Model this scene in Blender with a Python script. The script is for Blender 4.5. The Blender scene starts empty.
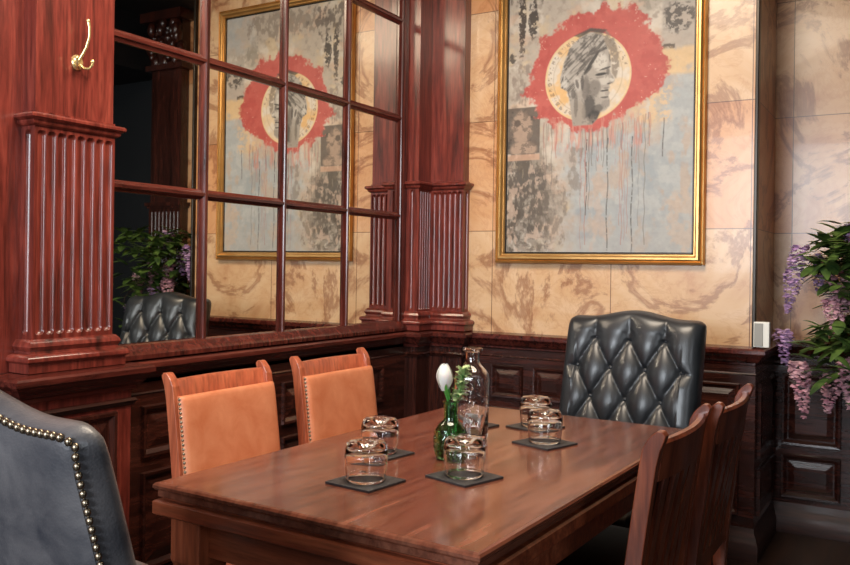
import bpy, bmesh, math, random
import numpy as np
from mathutils import Vector, Matrix
C = bpy.context.scene.collection
rnd = random.Random(7)
PI = math.pi

# ------------------------------------------------------------------ camera
EYE = 1.29
cd = bpy.data.cameras.new('camera'); cam = bpy.data.objects.new('camera', cd); C.objects.link(cam)
cd.sensor_width = 36.0; cd.lens = 840.38 / 850 * 36; cd.shift_y = -16.38 / 850; cd.clip_start = .02
yaw, roll = .5355, .0143
Fv = Vector((-math.sin(yaw), math.cos(yaw), 0)); R0 = Vector((math.cos(yaw), math.sin(yaw), 0)); U0 = Vector((0, 0, 1))
Rv = R0 * math.cos(roll) + U0 * math.sin(roll); Uv = U0 * math.cos(roll) - R0 * math.sin(roll)
m = Matrix((Rv, Uv, -Fv)).transposed().to_4x4(); m.translation = (0, 0, EYE)
cam.matrix_world = m
bpy.context.scene.camera = cam

# ------------------------------------------------------------------ world, lights, exposure
w = bpy.data.worlds.new('world'); bpy.context.scene.world = w; w.use_nodes = True
w.node_tree.nodes['Background'].inputs[0].default_value = (1, .85, .7, 1)
w.node_tree.nodes['Background'].inputs[1].default_value = .05
vs = bpy.context.scene.view_settings
vs.view_transform = 'Standard'; vs.look = 'None'; vs.gamma = 1; vs.use_curve_mapping = False; vs.exposure = .15

def light(name, kind, loc, target, power, col, size=1, size_y=None, spread=None, spot=None, blend=.6):
    l = bpy.data.lights.new(name, kind); o = bpy.data.objects.new(name, l); C.objects.link(o)
    o.location = loc; o.rotation_euler = (Vector(target) - Vector(loc)).to_track_quat('-Z', 'Y').to_euler()
    l.energy = power; l.color = col
    if kind == 'AREA':
        l.shape = 'RECTANGLE'; l.size = size; l.size_y = size_y or size
        if spread: l.spread = math.radians(spread)
    if kind == 'SPOT':
        l.spot_size = math.radians(spot); l.spot_blend = blend; l.shadow_soft_size = size
    return o
WARM = (1, .84, .66); SOFT = (1, .90, .78); COOL = (.86, .93, 1)
light('ceiling_light_over_table', 'AREA', (-1.05, 1.9, 3.15), (-1.35, 2.1, 0), 72, WARM, 1.2, 1.0)
light('window_daylight', 'AREA', (-1.35, -3.0, 2.1), (-1.5, 2.5, 1.1), 84, COOL, 1.9, 1.7, 120)
light('picture_spot', 'SPOT', (-1.45, 2.3, 3.1), (-1.5, 3.97, 1.5), 43, SOFT, .12, spot=66, blend=.9)
light('pilaster_spot', 'SPOT', (-.8, 1.0, 3.1), (-2.3, 1.72, 1.85), 110, SOFT, .10, spot=50, blend=.9)
light('added_side_strip', 'AREA', (1.9, -.6, 2.05), (-2.3, 1.8, 1.5), 12, COOL, .35, 1.5, 140)  # added strip lamp for flute and leather highlights, no known window there

# ------------------------------------------------------------------ materials
def lin(c):
    return tuple(((v / 255) / 12.92 if v / 255 <= .04045 else ((v / 255 + .055) / 1.055) ** 2.4) for v in c[:3]) + (1,)

class NT:
    def __init__(s, name):
        s.m = bpy.data.materials.new(name); s.m.use_nodes = True; s.t = s.m.node_tree; s.n = s.t.nodes; s.b = s.n['Principled BSDF']
    def add(s, t, **k):
        n = s.n.new(t)
        for a, v in k.items(): setattr(n, a, v)
        return n
    def link(s, a, b): s.t.links.new(a, b)
    def set(s, **k):
        for a, v in k.items(): s.b.inputs[a.replace('_', ' ')].default_value = v
    def coords(s, scale=(1, 1, 1), loc=(0, 0, 0), rot=(0, 0, 0)):
        tc = s.add('ShaderNodeTexCoord'); mp = s.add('ShaderNodeMapping')
        mp.inputs['Scale'].default_value = scale; mp.inputs['Location'].default_value = loc; mp.inputs['Rotation'].default_value = rot
        s.link(tc.outputs['Object'], mp.inputs['Vector']); return mp.outputs[0]
    def noise(s, vec, scale, detail=4, rough=.55, dist=0):
        n = s.add('ShaderNodeTexNoise'); n.inputs['Scale'].default_value = scale; n.inputs['Detail'].default_value = detail
        n.inputs['Roughness'].default_value = rough; n.inputs['Distortion'].default_value = dist
        s.link(vec, n.inputs['Vector']); return n
    def ramp(s, fac, stops):
        r = s.add('ShaderNodeValToRGB'); e = r.color_ramp.elements
        while len(e) < len(stops): e.new(.5)
        for k, (p, c) in enumerate(stops):
            e[k].position = p; e[k].color = c if len(c) == 4 and max(c) <= 1.0001 and isinstance(c[0], float) else lin(c)
        s.link(fac, r.inputs[0]); return r.outputs[0]
    def mix(s, a, b, fac, mode='MIX'):
        n = s.add('ShaderNodeMix', data_type='RGBA', blend_type=mode)
        for sock, v in ((n.inputs[6], a), (n.inputs[7], b), (n.inputs[0], fac)):
            if hasattr(v, 'links'): s.link(v, sock)
            else: sock.default_value = v
        return n.outputs[2]
    def bump(s, h, strength, dist=.01):
        b = s.add('ShaderNodeBump'); b.inputs['Strength'].default_value = strength; b.inputs['Distance'].default_value = dist
        s.link(h, b.inputs['Height']); s.link(b.outputs[0], s.b.inputs['Normal'])

def wood(name, dark, mid, light_, axis='z', rough=.3, coat=.35, scale=1.0, spec=.5):
    t = NT(name)
    sc = {'x': (1.2, 14, 14), 'y': (14, 1.2, 14), 'z': (14, 14, 1.2)}[axis]
    v = t.coords(tuple(q * scale for q in sc))
    n1 = t.noise(v, 1.6, 6, .6, 1.2); n2 = t.noise(v, 7, 3, .6)
    c = t.ramp(n1.outputs[0], [(.28, dark), (.5, mid), (.74, light_)])
    g = t.ramp(n2.outputs[0], [(.35, (150, 150, 150)), (.6, (255, 255, 255))])
    c = t.mix(c, g, .55, 'MULTIPLY')
    t.link(c, t.b.inputs['Base Color']); t.set(Roughness=rough, Coat_Weight=coat, Coat_Roughness=.12)
    t.bump(n2.outputs[0], .06, .004)
    return t.m
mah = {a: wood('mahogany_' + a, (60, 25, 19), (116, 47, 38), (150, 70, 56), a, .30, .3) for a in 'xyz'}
tabw = wood('table_wood', (90, 46, 33), (122, 70, 52), (148, 94, 73), 'y', .26, .45, .6)
tabe = wood('table_edge_wood', (104, 46, 30), (152, 78, 50), (180, 104, 70), 'x', .3, .3)
chw = wood('orange_chair_wood', (166, 82, 54), (188, 98, 66), (204, 116, 80), 'z', .36, .25, .8)
chd = wood('brown_chair_wood', (78, 34, 21), (120, 57, 35), (148, 78, 50), 'z', .33, .3)
tlw = wood('table_leg_wood', (118, 56, 34), (156, 82, 52), (178, 102, 68), 'z', .34, .25)
mbase_m = wood('dark_skirting', (30, 15, 12), (54, 26, 20), (76, 38, 29), 'x', .5, .05)
legw = wood('dark_leg_wood', (30, 12, 9), (58, 24, 16), (80, 34, 22), 'z', .35)

def plain(name, col, rough=.5, metal=0, **k):
    t = NT(name); t.set(Base_Color=lin(col), Roughness=rough, Metallic=metal, **k); return t.m

def leather(name, a, b, rough=.38, coat=.15, grain=.25, patch=3.0):
    t = NT(name); v = t.coords()
    n = t.noise(v, patch * 3, 5, .6, .4)
    t.link(t.ramp(n.outputs[0], [(.3, a), (.68, b)]), t.b.inputs['Base Color'])
    vo = t.add('ShaderNodeTexVoronoi'); vo.inputs['Scale'].default_value = 260; t.link(v, vo.inputs['Vector'])
    t.bump(vo.outputs[0], grain, .0015)
    t.set(Roughness=rough, Coat_Weight=coat, Coat_Roughness=.25); return t.m
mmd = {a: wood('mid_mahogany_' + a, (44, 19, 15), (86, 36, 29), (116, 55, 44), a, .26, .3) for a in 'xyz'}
mdk = {a: wood('dark_shaded_mahogany_' + a, (30, 15, 12), (58, 28, 22), (84, 42, 32), a, .26, .3) for a in 'xyz'}  # darker mahogany copy; low-wall and recess shade partly put into the colour
tan = leather('tan_leather', (206, 120, 80), (224, 146, 106), .42, .1, .15, 4)
blackl = leather('black_leather', (28, 31, 35), (46, 49, 53), .36, .25, .12)
bluel = leather('navy_leather', (46, 49, 57), (102, 100, 102), .40, .15, .2, 3)
darkseat = leather('dark_seat_leather', (36, 24, 19), (52, 36, 28), .4, .1)

def marble(name, tint=1.0):
    t = NT(name)
    tc = t.add('ShaderNodeTexCoord'); sep = t.add('ShaderNodeSeparateXYZ'); t.link(tc.outputs['Object'], sep.inputs[0])
    ad = t.add('ShaderNodeMath', operation='ADD'); t.link(sep.outputs[0], ad.inputs[0])
    my = t.add('ShaderNodeMath', operation='MULTIPLY'); t.link(sep.outputs[1], my.inputs[0]); my.inputs[1].default_value = .98
    t.link(my.outputs[0], ad.inputs[1])
    cb = t.add('ShaderNodeCombineXYZ'); t.link(ad.outputs[0], cb.inputs[0]); t.link(sep.outputs[2], cb.inputs[1])
    mp = t.add('ShaderNodeMapping'); t.link(cb.outputs[0], mp.inputs[0]); mp.inputs['Location'].default_value = (-1.945, -.325, 0)
    br = t.add('ShaderNodeTexBrick'); t.link(mp.outputs[0], br.inputs['Vector'])
    br.offset = 0.0; br.offset_frequency = 2; br.squash = 1
    for k, v in (('Scale', 1), ('Mortar Size', .0022), ('Mortar Smooth', .2), ('Bias', 0), ('Brick Width', .64), ('Row Height', .577)): br.inputs[k].default_value = v
    br.inputs['Color1'].default_value = lin((216, 190, 158)); br.inputs['Color2'].default_value = lin((206, 146, 96)); br.inputs['Mortar'].default_value = lin((120, 88, 62))
    v = t.coords((1, 1, 1), (.3, .7, .1))
    nb = t.noise(v, 2.2, 6, .62, 1.6)
    blot = t.ramp(nb.outputs[0], [(.28, (206, 158, 122)), (.45, (240, 222, 200)), (.62, (255, 252, 248)), (.8, (236, 212, 184))])
    c = t.mix(br.outputs['Color'], blot, .75, 'MULTIPLY')
    nv = t.noise(v, 1.5, 8, .62, 1.6)
    vein = t.ramp(nv.outputs[0], [(.465, (255, 255, 255)), (.495, (150, 100, 78)), (.51, (158, 106, 82)), (.545, (255, 255, 255))])
    c = t.mix(c, vein, .6, 'MULTIPLY')
    nv2 = t.noise(v, 4.0, 6, .7, 1.0)
    vein2 = t.ramp(nv2.outputs[0], [(.47, (255, 255, 255)), (.5, (200, 150, 120)), (.53, (255, 255, 255))])
    c = t.mix(c, vein2, .22, 'MULTIPLY')
    t.link(c, t.b.inputs['Base Color']); t.set(Roughness=.28, Coat_Weight=.1)
    return t.m
marb = marble('cream_marble')

mirror_m = NT('mirror_glass'); mirror_m.set(Base_Color=(.80, .77, .70, 1), Metallic=1.0, Roughness=.015); mirror_m = mirror_m.m
gold = NT('gilt'); vv = gold.coords(); gn = gold.noise(vv, 9, 2)
gold.link(gold.ramp(gn.outputs[0], [(.2, (190, 142, 80)), (.8, (214, 170, 108))]), gold.b.inputs['Base Color']); gold.set(Metallic=.75, Roughness=.30); gold = gold.m
brass = plain('brass', (236, 212, 150), .25, .8)
nailm = plain('antique_brass_nail', (150, 136, 116), .34, 1)
bronze = plain('dark_bronze', (44, 38, 32), .28, .6)
darkvoid = plain('unlit_dark', (9, 14, 20), .6)  # near-black standing in for unlit space, shade put into the colour
whitep = plain('white_plastic', (226, 224, 216), .45)
greyp = plain('grey_plastic', (150, 148, 142), .5)
slate = NT('slate'); sn = slate.noise(slate.coords(), 60, 5); slate.link(slate.ramp(sn.outputs[0], [(.3, (38, 38, 40)), (.7, (66, 66, 68))]), slate.b.inputs['Base Color']); slate.set(Roughness=.5); slate.bump(sn.outputs[0], .3, .002); slate = slate.m
def glassm(name, col=(1, 1, 1, 1), rough=0.0):
    t = NT(name); t.set(Base_Color=col, Roughness=rough, IOR=1.5, Transmission_Weight=1.0); return t.m
clear = glassm('clear_glass', (.99, .99, .98, 1)); greeng = glassm('green_glass', (.24, .58, .28, 1), .02)
petal = NT('white_petal'); petal.set(Base_Color=lin((240, 236, 228)), Roughness=.5, Subsurface_Weight=.15); petal = petal.m
def leafm(name, a, b):
    t = NT(name); n = t.noise(t.coords(), 14, 3); t.link(t.ramp(n.outputs[0], [(.35, a), (.65, b)]), t.b.inputs['Base Color']); t.set(Roughness=.45); return t.m
leaf_dark = leafm('dark_leaf', (42, 66, 30), (92, 118, 54)); leaf_light = leafm('light_leaf', (132, 168, 96), (206, 220, 170))
stem_green = plain('stem_green', (70, 140, 52), .5); bark = plain('brown_stem', (66, 50, 34), .8)
lilac = leafm('lilac_petal', (170, 130, 180), (222, 190, 224)); pinkf = leafm('pink_petal', (206, 148, 166), (236, 196, 204))
floor_m = wood('dark_floorboards', (26, 15, 10), (46, 27, 18), (60, 36, 24), 'y', .45, .1, .5)
ceil_m = plain('cream_ceiling', (206, 190, 164), .9)
pot_m = plain('black_planter', (24, 23, 22), .5)

# ------------------------------------------------------------------ mesh helpers
def obj(name, bm, mat, parent=None, smooth=None, bevel=0, mats=None):
    me = bpy.data.meshes.new(name); bmesh.ops.recalc_face_normals(bm, faces=bm.faces) if bm.faces else None
    bm.to_mesh(me); bm.free(); o = bpy.data.objects.new(name, me); C.objects.link(o)
    for q in (mats or [mat]): me.materials.append(q)
    if parent: o.parent = parent
    if smooth is not None:
        for p in me.polygons: p.use_smooth = True
        if smooth < 180: me.set_sharp_from_angle(angle=math.radians(smooth))
    if bevel:
        b = o.modifiers.new('bevel', 'BEVEL'); b.width = bevel; b.segments = 2; b.limit_method = 'ANGLE'; b.angle_limit = math.radians(40)
    return o
def struct(name, bm, mat, **k):
    o = obj(name, bm, mat, **k); o['kind'] = 'structure'; return o
def tag(o, label, cat, group=None):
    o['label'] = label; o['category'] = cat
    if group: o['group'] = group
    return o
def thing(name, label, cat, loc=(0, 0, 0), rz=0, group=None):
    o = bpy.data.objects.new(name, None); C.objects.link(o); o.location = loc; o.rotation_euler = (0, 0, rz); o.empty_display_size = .1
    return tag(o, label, cat, group)
def dup(root, loc, rz, label, group=None):
    r = root.copy(); C.objects.link(r); r.location = loc; r.rotation_euler = (0, 0, rz); r['label'] = label
    if group: r['group'] = group
    for ch in list(root.children):
        c = ch.copy(); C.objects.link(c); c.parent = r
        for g in list(ch.children):
            d = g.copy(); C.objects.link(d); d.parent = c
    return r
def B(): return bmesh.new()
def quadgrid(bm, P, closed_u=False, closed_v=False, mi=0):
    """P[i][j] -> Vector; faces between neighbours"""
    V = [[bm.verts.new(p) for p in row] for row in P]
    n, k = len(V), len(V[0])
    for i in range(n if closed_u else n - 1):
        for j in range(k if closed_v else k - 1):
            f = bm.faces.new((V[i][j], V[(i + 1) % n][j], V[(i + 1) % n][(j + 1) % k], V[i][(j + 1) % k])); f.material_index = mi
    return V
def box(bm, x0, x1, y0, y1, z0, z1):
    v = [bm.verts.new((x, y, z)) for x in (x0, x1) for y in (y0, y1) for z in (z0, z1)]
    for f in ((0, 1, 3, 2), (4, 6, 7, 5), (0, 4, 5, 1), (2, 3, 7, 6), (0, 2, 6, 4), (1, 5, 7, 3)): bm.faces.new([v[i] for i in f])
    return v
def hexa(bm, p):   # 8 points: bottom 4 ring, top 4 ring
    v = [bm.verts.new(q) for q in p]
    bm.faces.new(v[0:4][::-1]); bm.faces.new(v[4:8])
    for i in range(4): bm.faces.new((v[i], v[(i + 1) % 4], v[4 + (i + 1) % 4], v[4 + i]))
def tube(bm, pts, r, n=10, cap=True):
    pts = [Vector(p) for p in pts]; rs = r if isinstance(r, (list, tuple)) else [r] * len(pts)
    rows = []; up = None
    for i, p in enumerate(pts):
        d = (pts[min(i + 1, len(pts) - 1)] - pts[max(i - 1, 0)]).normalized()
        if up is None: up = d.orthogonal().normalized()
        a = (up - d * up.dot(d)).normalized(); up = a; b = d.cross(a)
        rows.append([p + (a * math.cos(2 * PI * k / n) + b * math.sin(2 * PI * k / n)) * rs[i] for k in range(n)])
    V = quadgrid(bm, rows, closed_v=True)
    if cap: bm.faces.new(V[0][::-1]); bm.faces.new(V[-1])
def lathe(bm, prof, n=32, loc=(0, 0, 0), closed=False):
    rows = [[Vector((loc[0] + r * math.cos(2 * PI * k / n), loc[1] + r * math.sin(2 * PI * k / n), loc[2] + z)) for k in range(n)] for r, z in prof]
    V = quadgrid(bm, rows, closed_v=True, closed_u=closed)
    if not closed:
        bm.faces.new(V[0][::-1]); bm.faces.new(V[-1])
def ball(bm, loc, r, sc=(1, 1, 1), seg=10, ring=7):
    mt = Matrix.Translation(loc) @ Matrix.Diagonal((sc[0], sc[1], sc[2], 1))
    bmesh.ops.create_uvsphere(bm, u_segments=seg, v_segments=ring, radius=r, matrix=mt)
def sweep(bm, path, prof, closed=False, capends=True):
    """moulding: profile (out, z) carried along a plan path; out is to the right of travel; corners mitred"""
    n = len(path); rows = []
    for i in range(n):
        p = Vector(path[i])
        a = (Vector(path[i]) - Vector(path[i - 1])).normalized() if (i > 0 or closed) else None
        b = (Vector(path[(i + 1) % n]) - p).normalized() if (i < n - 1 or closed) else None
        na = Vector((a.y, -a.x)) if a else None; nb = Vector((b.y, -b.x)) if b else None
        if na is None: mv = nb
        elif nb is None: mv = na
        else:
            mv = (na + nb).normalized(); mv = mv / max(.2, mv.dot(na))
        rows.append([Vector((p.x + mv.x * o, p.y + mv.y * o, z)) for o, z in prof])
    V = quadgrid(bm, rows, closed_u=closed, closed_v=True)
    if capends and not closed: bm.faces.new(V[0]); bm.faces.new(V[-1][::-1])
def panel(bm, o, ux, nrm, a0, a1, z0, z1, w=.028, d=.014):
    """moulded frame and raised field on a wall; o origin (x,y) of the wall line, ux along, nrm out"""
    def P(a, z, out): return Vector((o[0] + ux[0] * a + nrm[0] * out, o[1] + ux[1] * a + nrm[1] * out, z))
    steps = [(0, 0), (.004, d), (w * .5, d * .9), (w, .001), (w * 1.25, .001), (w * 2.3, d * .75), (w * 2.35, d * .75)]
    rows = []
    for off, out in steps:
        rows.append([P(a0 + off, z0 + off, out), P(a1 - off, z0 + off, out), P(a1 - off, z1 - off, out), P(a0 + off, z1 - off, out)])
    V = quadgrid(bm, rows, closed_v=True); bm.faces.new(V[-1])
def flutes(bm, o, ux, nrm, width, z0, z1, n, rad, depth, margin=None):
    """a flat face with round-ended concave channels"""
    pitch = width / (n + .35) if margin is None else (width - 2 * margin) / n
    cs = [width / 2 + (k - (n - 1) / 2) * pitch for k in range(n)]
    us = sorted(set([0, width] + [round(c + rad * q, 6) for c in cs for q in (-1.02, -.95, -.8, -.55, -.28, 0, .28, .55, .8, .95, 1.02)]))
    e0, e1 = z0 + rad * 2, z1 - rad * 2
    zs = [z0] + [e0 - rad * q for q in (1.02, .9, .7, .45, .2, 0)] + [e1 + rad * q for q in (0, .2, .45, .7, .9, 1.02)] + [z1]
    rows = []
    for u in us:
        row = []
        for z in zs:
            dz = max(0, e0 - z, z - e1); dep = 0
            for c in cs:
                r = math.hypot(u - c, dz) / rad
                if r < 1: dep = depth * math.sqrt(1 - r * r)
            row.append(Vector((o[0] + ux[0] * u - nrm[0] * dep, o[1] + ux[1] * u - nrm[1] * dep, z)))
        rows.append(row)
    quadgrid(bm, rows)

# ------------------------------------------------------------------ the room
X, Y, YR, XR = -2.367, 3.97, 4.52, -.648    # left wall, picture wall, recess wall, return edge
H = 3.3
b = B(); box(b, X - .15, 3.0, -3.6, 5.8, -.1, 0); struct('floor', b, floor_m)
b = B(); box(b, X - .15, 3.0, -3.6, 5.8, H, H + .1); struct('ceiling', b, ceil_m)
XW = X - .029
b = B(); box(b, X - .2, XW, -3.6, Y + .8, 0, H); box(b, XW, X, -3.6, 1.6, 0, H); struct('wall_left', b, mah['z'])
b = B(); box(b, X, XR, Y, Y + .6, 0, H); struct('wall_back', b, marb)
b = B(); box(b, XR, .385, YR, YR + .15, 0, H); struct('wall_recess', b, marb)
b = B(); box(b, .385, 3.0, YR + .15, YR + .26, 0, H); struct('wall_far', b, darkvoid)  # sheet in place of the dark opening, its darkness is in the colour
b = B(); box(b, 2.9, 3.0, -3.6, 5.6, 0, H); struct('wall_right', b, darkvoid)
b = B(); box(b, X, 2.9, -3.6, -3.5, 0, H); struct('wall_front', b, mah['z'])
b = B(); box(b, XR - .004, XR + .012, Y - .03, Y + .014, .95, H); struct('trim_corner_strip', b, bronze, bevel=.004)

b = B(); box(b, XR, .385, 3.5, YR, 3.17, H); box(b, .385, 2.9, 2.6, YR + .15, 2.75, H); struct('trim_added_blocker', b, darkvoid)  # added dark boxes that keep the lit ceiling out of the mirror

# pilaster geometry
PX0, PY0, PY1 = X + .067, 1.57, 1.86           # left pilaster front face, from, to
QX, QY, QR, QL = X + .085, Y - .07, -2.085, 3.772  # corner pilaster: left-wall front, back-wall front, right end, near side
ped = [(X, 1.53), (X + .085, 1.53), (X + .085, 1.925), (X, 1.925)]
cor = [(X, QL - .0), (QX, QL), (QX, QY), (QR, QY), (QR, Y)]
room = [(X, -3.5)] + ped + cor + [(XR, Y), (XR, YR), (.385, YR)]
# pedestals below the ledge
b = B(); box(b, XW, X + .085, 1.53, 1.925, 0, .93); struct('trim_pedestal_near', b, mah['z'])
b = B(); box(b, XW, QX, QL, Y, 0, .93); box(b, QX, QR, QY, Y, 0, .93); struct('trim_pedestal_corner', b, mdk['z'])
# continuous ledge, frieze bead and skirting
b = B(); sweep(b, room, [(0, .952), (.018, .950), (.050, .944), (.056, .937), (.056, .922), (.050, .914), (.040, .908), (.034, .896), (.024, .884), (.012, .878), (.012, .866), (0, .862)]); struct('trim_ledge', b, mmd['y'], smooth=35)
b = B(); sweep(b, room, [(0, .838), (.010, .836), (.016, .828), (.010, .820), (.006, .812), (0, .81)]); struct('trim_frieze_bead', b, mdk['y'], smooth=35)
b = B(); sweep(b, room, [(0, .16), (.006, .158), (.014, .140), (.016, .118), (.024, .105), (.028, .085), (.034, .075), (.034, 0), (0, 0)]); struct('baseboard_room', b, mbase_m, smooth=35)
# wainscot boards and panels
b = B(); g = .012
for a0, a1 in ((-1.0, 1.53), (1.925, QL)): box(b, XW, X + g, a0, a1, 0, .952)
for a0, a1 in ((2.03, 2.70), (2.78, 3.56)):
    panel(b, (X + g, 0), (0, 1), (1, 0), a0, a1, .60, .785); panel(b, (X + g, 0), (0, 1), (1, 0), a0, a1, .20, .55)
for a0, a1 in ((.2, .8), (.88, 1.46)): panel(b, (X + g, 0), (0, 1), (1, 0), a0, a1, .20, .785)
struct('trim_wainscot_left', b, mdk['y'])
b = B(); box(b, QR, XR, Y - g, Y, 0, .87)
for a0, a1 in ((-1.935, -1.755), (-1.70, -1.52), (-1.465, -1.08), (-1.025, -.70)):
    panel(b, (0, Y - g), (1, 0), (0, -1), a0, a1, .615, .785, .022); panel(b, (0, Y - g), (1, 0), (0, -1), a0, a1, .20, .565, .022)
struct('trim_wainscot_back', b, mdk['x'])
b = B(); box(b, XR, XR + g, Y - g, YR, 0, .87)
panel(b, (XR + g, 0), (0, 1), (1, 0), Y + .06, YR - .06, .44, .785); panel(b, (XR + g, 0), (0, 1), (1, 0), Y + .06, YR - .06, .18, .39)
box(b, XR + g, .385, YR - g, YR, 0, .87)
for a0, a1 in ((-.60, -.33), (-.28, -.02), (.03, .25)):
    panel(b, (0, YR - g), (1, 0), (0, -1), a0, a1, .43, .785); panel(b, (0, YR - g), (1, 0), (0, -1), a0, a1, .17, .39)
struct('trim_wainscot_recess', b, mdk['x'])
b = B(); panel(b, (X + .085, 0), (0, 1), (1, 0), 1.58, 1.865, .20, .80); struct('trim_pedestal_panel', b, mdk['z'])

CAPP = [(0, 1.736), (.010, 1.736), (.022, 1.733), (.026, 1.728), (.026, 1.721), (.020, 1.716), (.014, 1.713), (.013, 1.706), (.008, 1.701), (.005, 1.698), (0, 1.697)]
BASP = [(0, 1.052), (.008, 1.050), (.016, 1.040), (.020, 1.030), (.016, 1.022), (.012, 1.016), (.014, 1.010), (.034, 1.004), (.040, .996), (.040, .988), (.030, .980), (.030, .953), (0, .953)]
def fl_box(bm, x0, x1, y0, y1, z0, z1, skip):
    """box without the faces that carry flutes (skip: '+x', '-y', '+x' ...)"""
    v = [bm.verts.new((x, y, z)) for x in (x0, x1) for y in (y0, y1) for z in (z0, z1)]
    fs = {'-x': (0, 1, 3, 2), '+x': (4, 6, 7, 5), '-y': (0, 4, 5, 1), '+y': (2, 3, 7, 6), '-z': (0, 2, 6, 4), '+z': (1, 5, 7, 3)}
    for k, f in fs.items():
        if k not in skip: bm.faces.new([v[i] for i in f])
# near pilaster
b = B()
fl_box(b, XW, PX0, PY0, PY1, 1.05, 1.70, ('+x', '-y'))
flutes(b, (PX0, PY0), (0, 1), (1, 0), PY1 - PY0, 1.05, 1.70, 8, .0150, .0115)
flutes(b, (X, PY0), (1, 0), (0, -1), PX0 - X, 1.05, 1.70, 1, .0140, .0125, .02)
pth = [(X, PY0), (PX0, PY0), (PX0, PY1), (X, PY1)]
sweep(b, pth, CAPP); sweep(b, pth, BASP)
box(b, XW, PX0, PY0, PY1, .95, 1.05); box(b, XW, PX0, PY0, PY1, 1.70, 1.743)
box(b, XW, PX0 - .006, PY0 + .004, PY1 - .004, 1.743, H)
struct('trim_pilaster_near', b, mah['z'], smooth=38)
# corner pilaster (wraps the inside corner)
b = B()
fl_box(b, XW, QX, QL, Y, 1.05, 1.70, ('+x', '-y')); fl_box(b, QX, QR, QY, Y, 1.05, 1.70, ('+x', '-y', '-x'))
flutes(b, (QX, QL), (0, 1), (1, 0), QY - QL, 1.05, 1.70, 5, .0088, .009)
flutes(b, (X, QL), (1, 0), (0, -1), QX - X, 1.05, 1.70, 1, .010, .010, .02)
flutes(b, (QX, QY), (1, 0), (0, -1), QR - QX, 1.05, 1.70, 6, .0140, .0130)
flutes(b, (QR, QY), (0, 1), (1, 0), Y - QY, 1.05, 1.70, 1, .0125, .0115, .02)
sweep(b, cor, CAPP); sweep(b, cor, BASP)
for z0, z1, i in ((.95, 1.05, 0), (1.70, 1.743, 0), (1.743, H, .006)):
    box(b, XW, QX - i, QL + i, Y, z0, z1); box(b, QX - i, QR - i, QY + i, Y, z0, z1)
struct('trim_pilaster_corner', b, mah['z'], smooth=38)
# pilaster on the recess wall, seen only in the mirror
b = B(); e0, e1 = .0, .33
fl_box(b, e0, e1, YR - .08, YR, 1.05, 1.70, ('-y',))
flutes(b, (e0, YR - .08), (1, 0), (0, -1), .33, 1.05, 1.70, 8, .0150, .013)
for z0, z1, e in ((.95, .985, .03), (.985, 1.05, .015), (1.70, 1.715, .012), (1.715, 1.742, .025)): box(b, e0 - e, e1 + e, YR - .08 - e, YR, z0, z1)
box(b, e0 + .006, e1 - .006, YR - .074, YR, 1.742, 2.74)
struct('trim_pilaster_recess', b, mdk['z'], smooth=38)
b = B(); box(b, e0 - .03, e1 + .03, YR - .11, YR, 2.74, 2.78); box(b, e0 - .05, e1 + .05, YR - .15, YR, 3.10, 3.17)
for k in range(46):
    ball(b, (rnd.uniform(e0, e1), YR - rnd.uniform(.06, .13), rnd.uniform(2.80, 3.08)), rnd.uniform(.022, .04), (1, 1, rnd.uniform(1, 1.7)), 8, 6)
box(b, e0, e1, YR - .08, YR, 2.78, 3.10)
struct('trim_capital_recess', b, legw, smooth=50)

# ------------------------------------------------------------------ mirror with glazing bars
mt = thing('mirror', 'large mahogany framed mirror divided into square panes above the left wainscot', 'mirror', (X, 2.8, .955))
def rel(o, base):  # keep world coordinates while parented to a moved Empty
    o.location = -Vector(base); return o
mbase = (X, 2.8, .955)
zt = 2.574 + .512
b = B(); box(b, XW, XW + .016, 1.865, 3.74, .97, zt); rel(obj('glass', b, mirror_m, mt), mbase)
def bar_y(bm, y, z0, z1, w=.022, d=.020):   # upright bar, moulded section
    x0 = XW + .016
    sec = [(0, -w), (d * .30, -w), (d * .45, -w * .72), (d * .75, -w * .38), (d, -w * .28), (d, w * .28), (d * .75, w * .38), (d * .45, w * .72), (d * .30, w), (0, w)]
    rows = [[Vector((x0 + o, y + s, z)) for o, s in sec] for z in (z0, z1)]
    V = quadgrid(bm, rows, closed_v=True); bm.faces.new(V[0]); bm.faces.new(V[1][::-1])
def bar_z(bm, z, y0, y1, w=.020, d=.019):
    x0 = XW + .016
    sec = [(0, -w), (d * .30, -w), (d * .45, -w * .72), (d * .75, -w * .38), (d, -w * .28), (d, w * .28), (d * .75, w * .38), (d * .45, w * .72), (d * .30, w), (0, w)]
    rows = [[Vector((x0 + o, y, z + s)) for o, s in sec] for y in (y0, y1)]
    V = quadgrid(bm, rows, closed_v=True); bm.faces.new(V[0]); bm.faces.new(V[1][::-1])
YS = (2.334, 2.796, 3.257)
for y in YS:
    b = B(); bar_y(b, y, .97, zt); rel(obj('upright_bar', b, mmd['z'], mt, smooth=25), mbase)
for z in (1.55, 2.062, 2.574):
    b = B(); bar_z(b, z, 1.865, 3.735); rel(obj('cross_bar', b, mmd['y'], mt, smooth=25), mbase)
b = B(); box(b, XW, X, 1.865, 3.77, .952, 1.003)
sweep(b, [(X, 1.865), (X, 3.77)], [(0, 1.004), (.012, 1.000), (.02, .990), (.034, .982), (.044, .968), (.044, .953), (0, .953)])
box(b, XW, X + .012, 3.735, 3.772, .97, zt); bar_y(b, 3.725, .97, zt, .022, .020); box(b, XW, X + .01, 1.862, 1.89, .97, zt); box(b, XW, X + .01, 1.865, 3.77, zt - .02, H)
rel(obj('frame', b, mmd['z'], mt, smooth=25), mbase)

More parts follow.
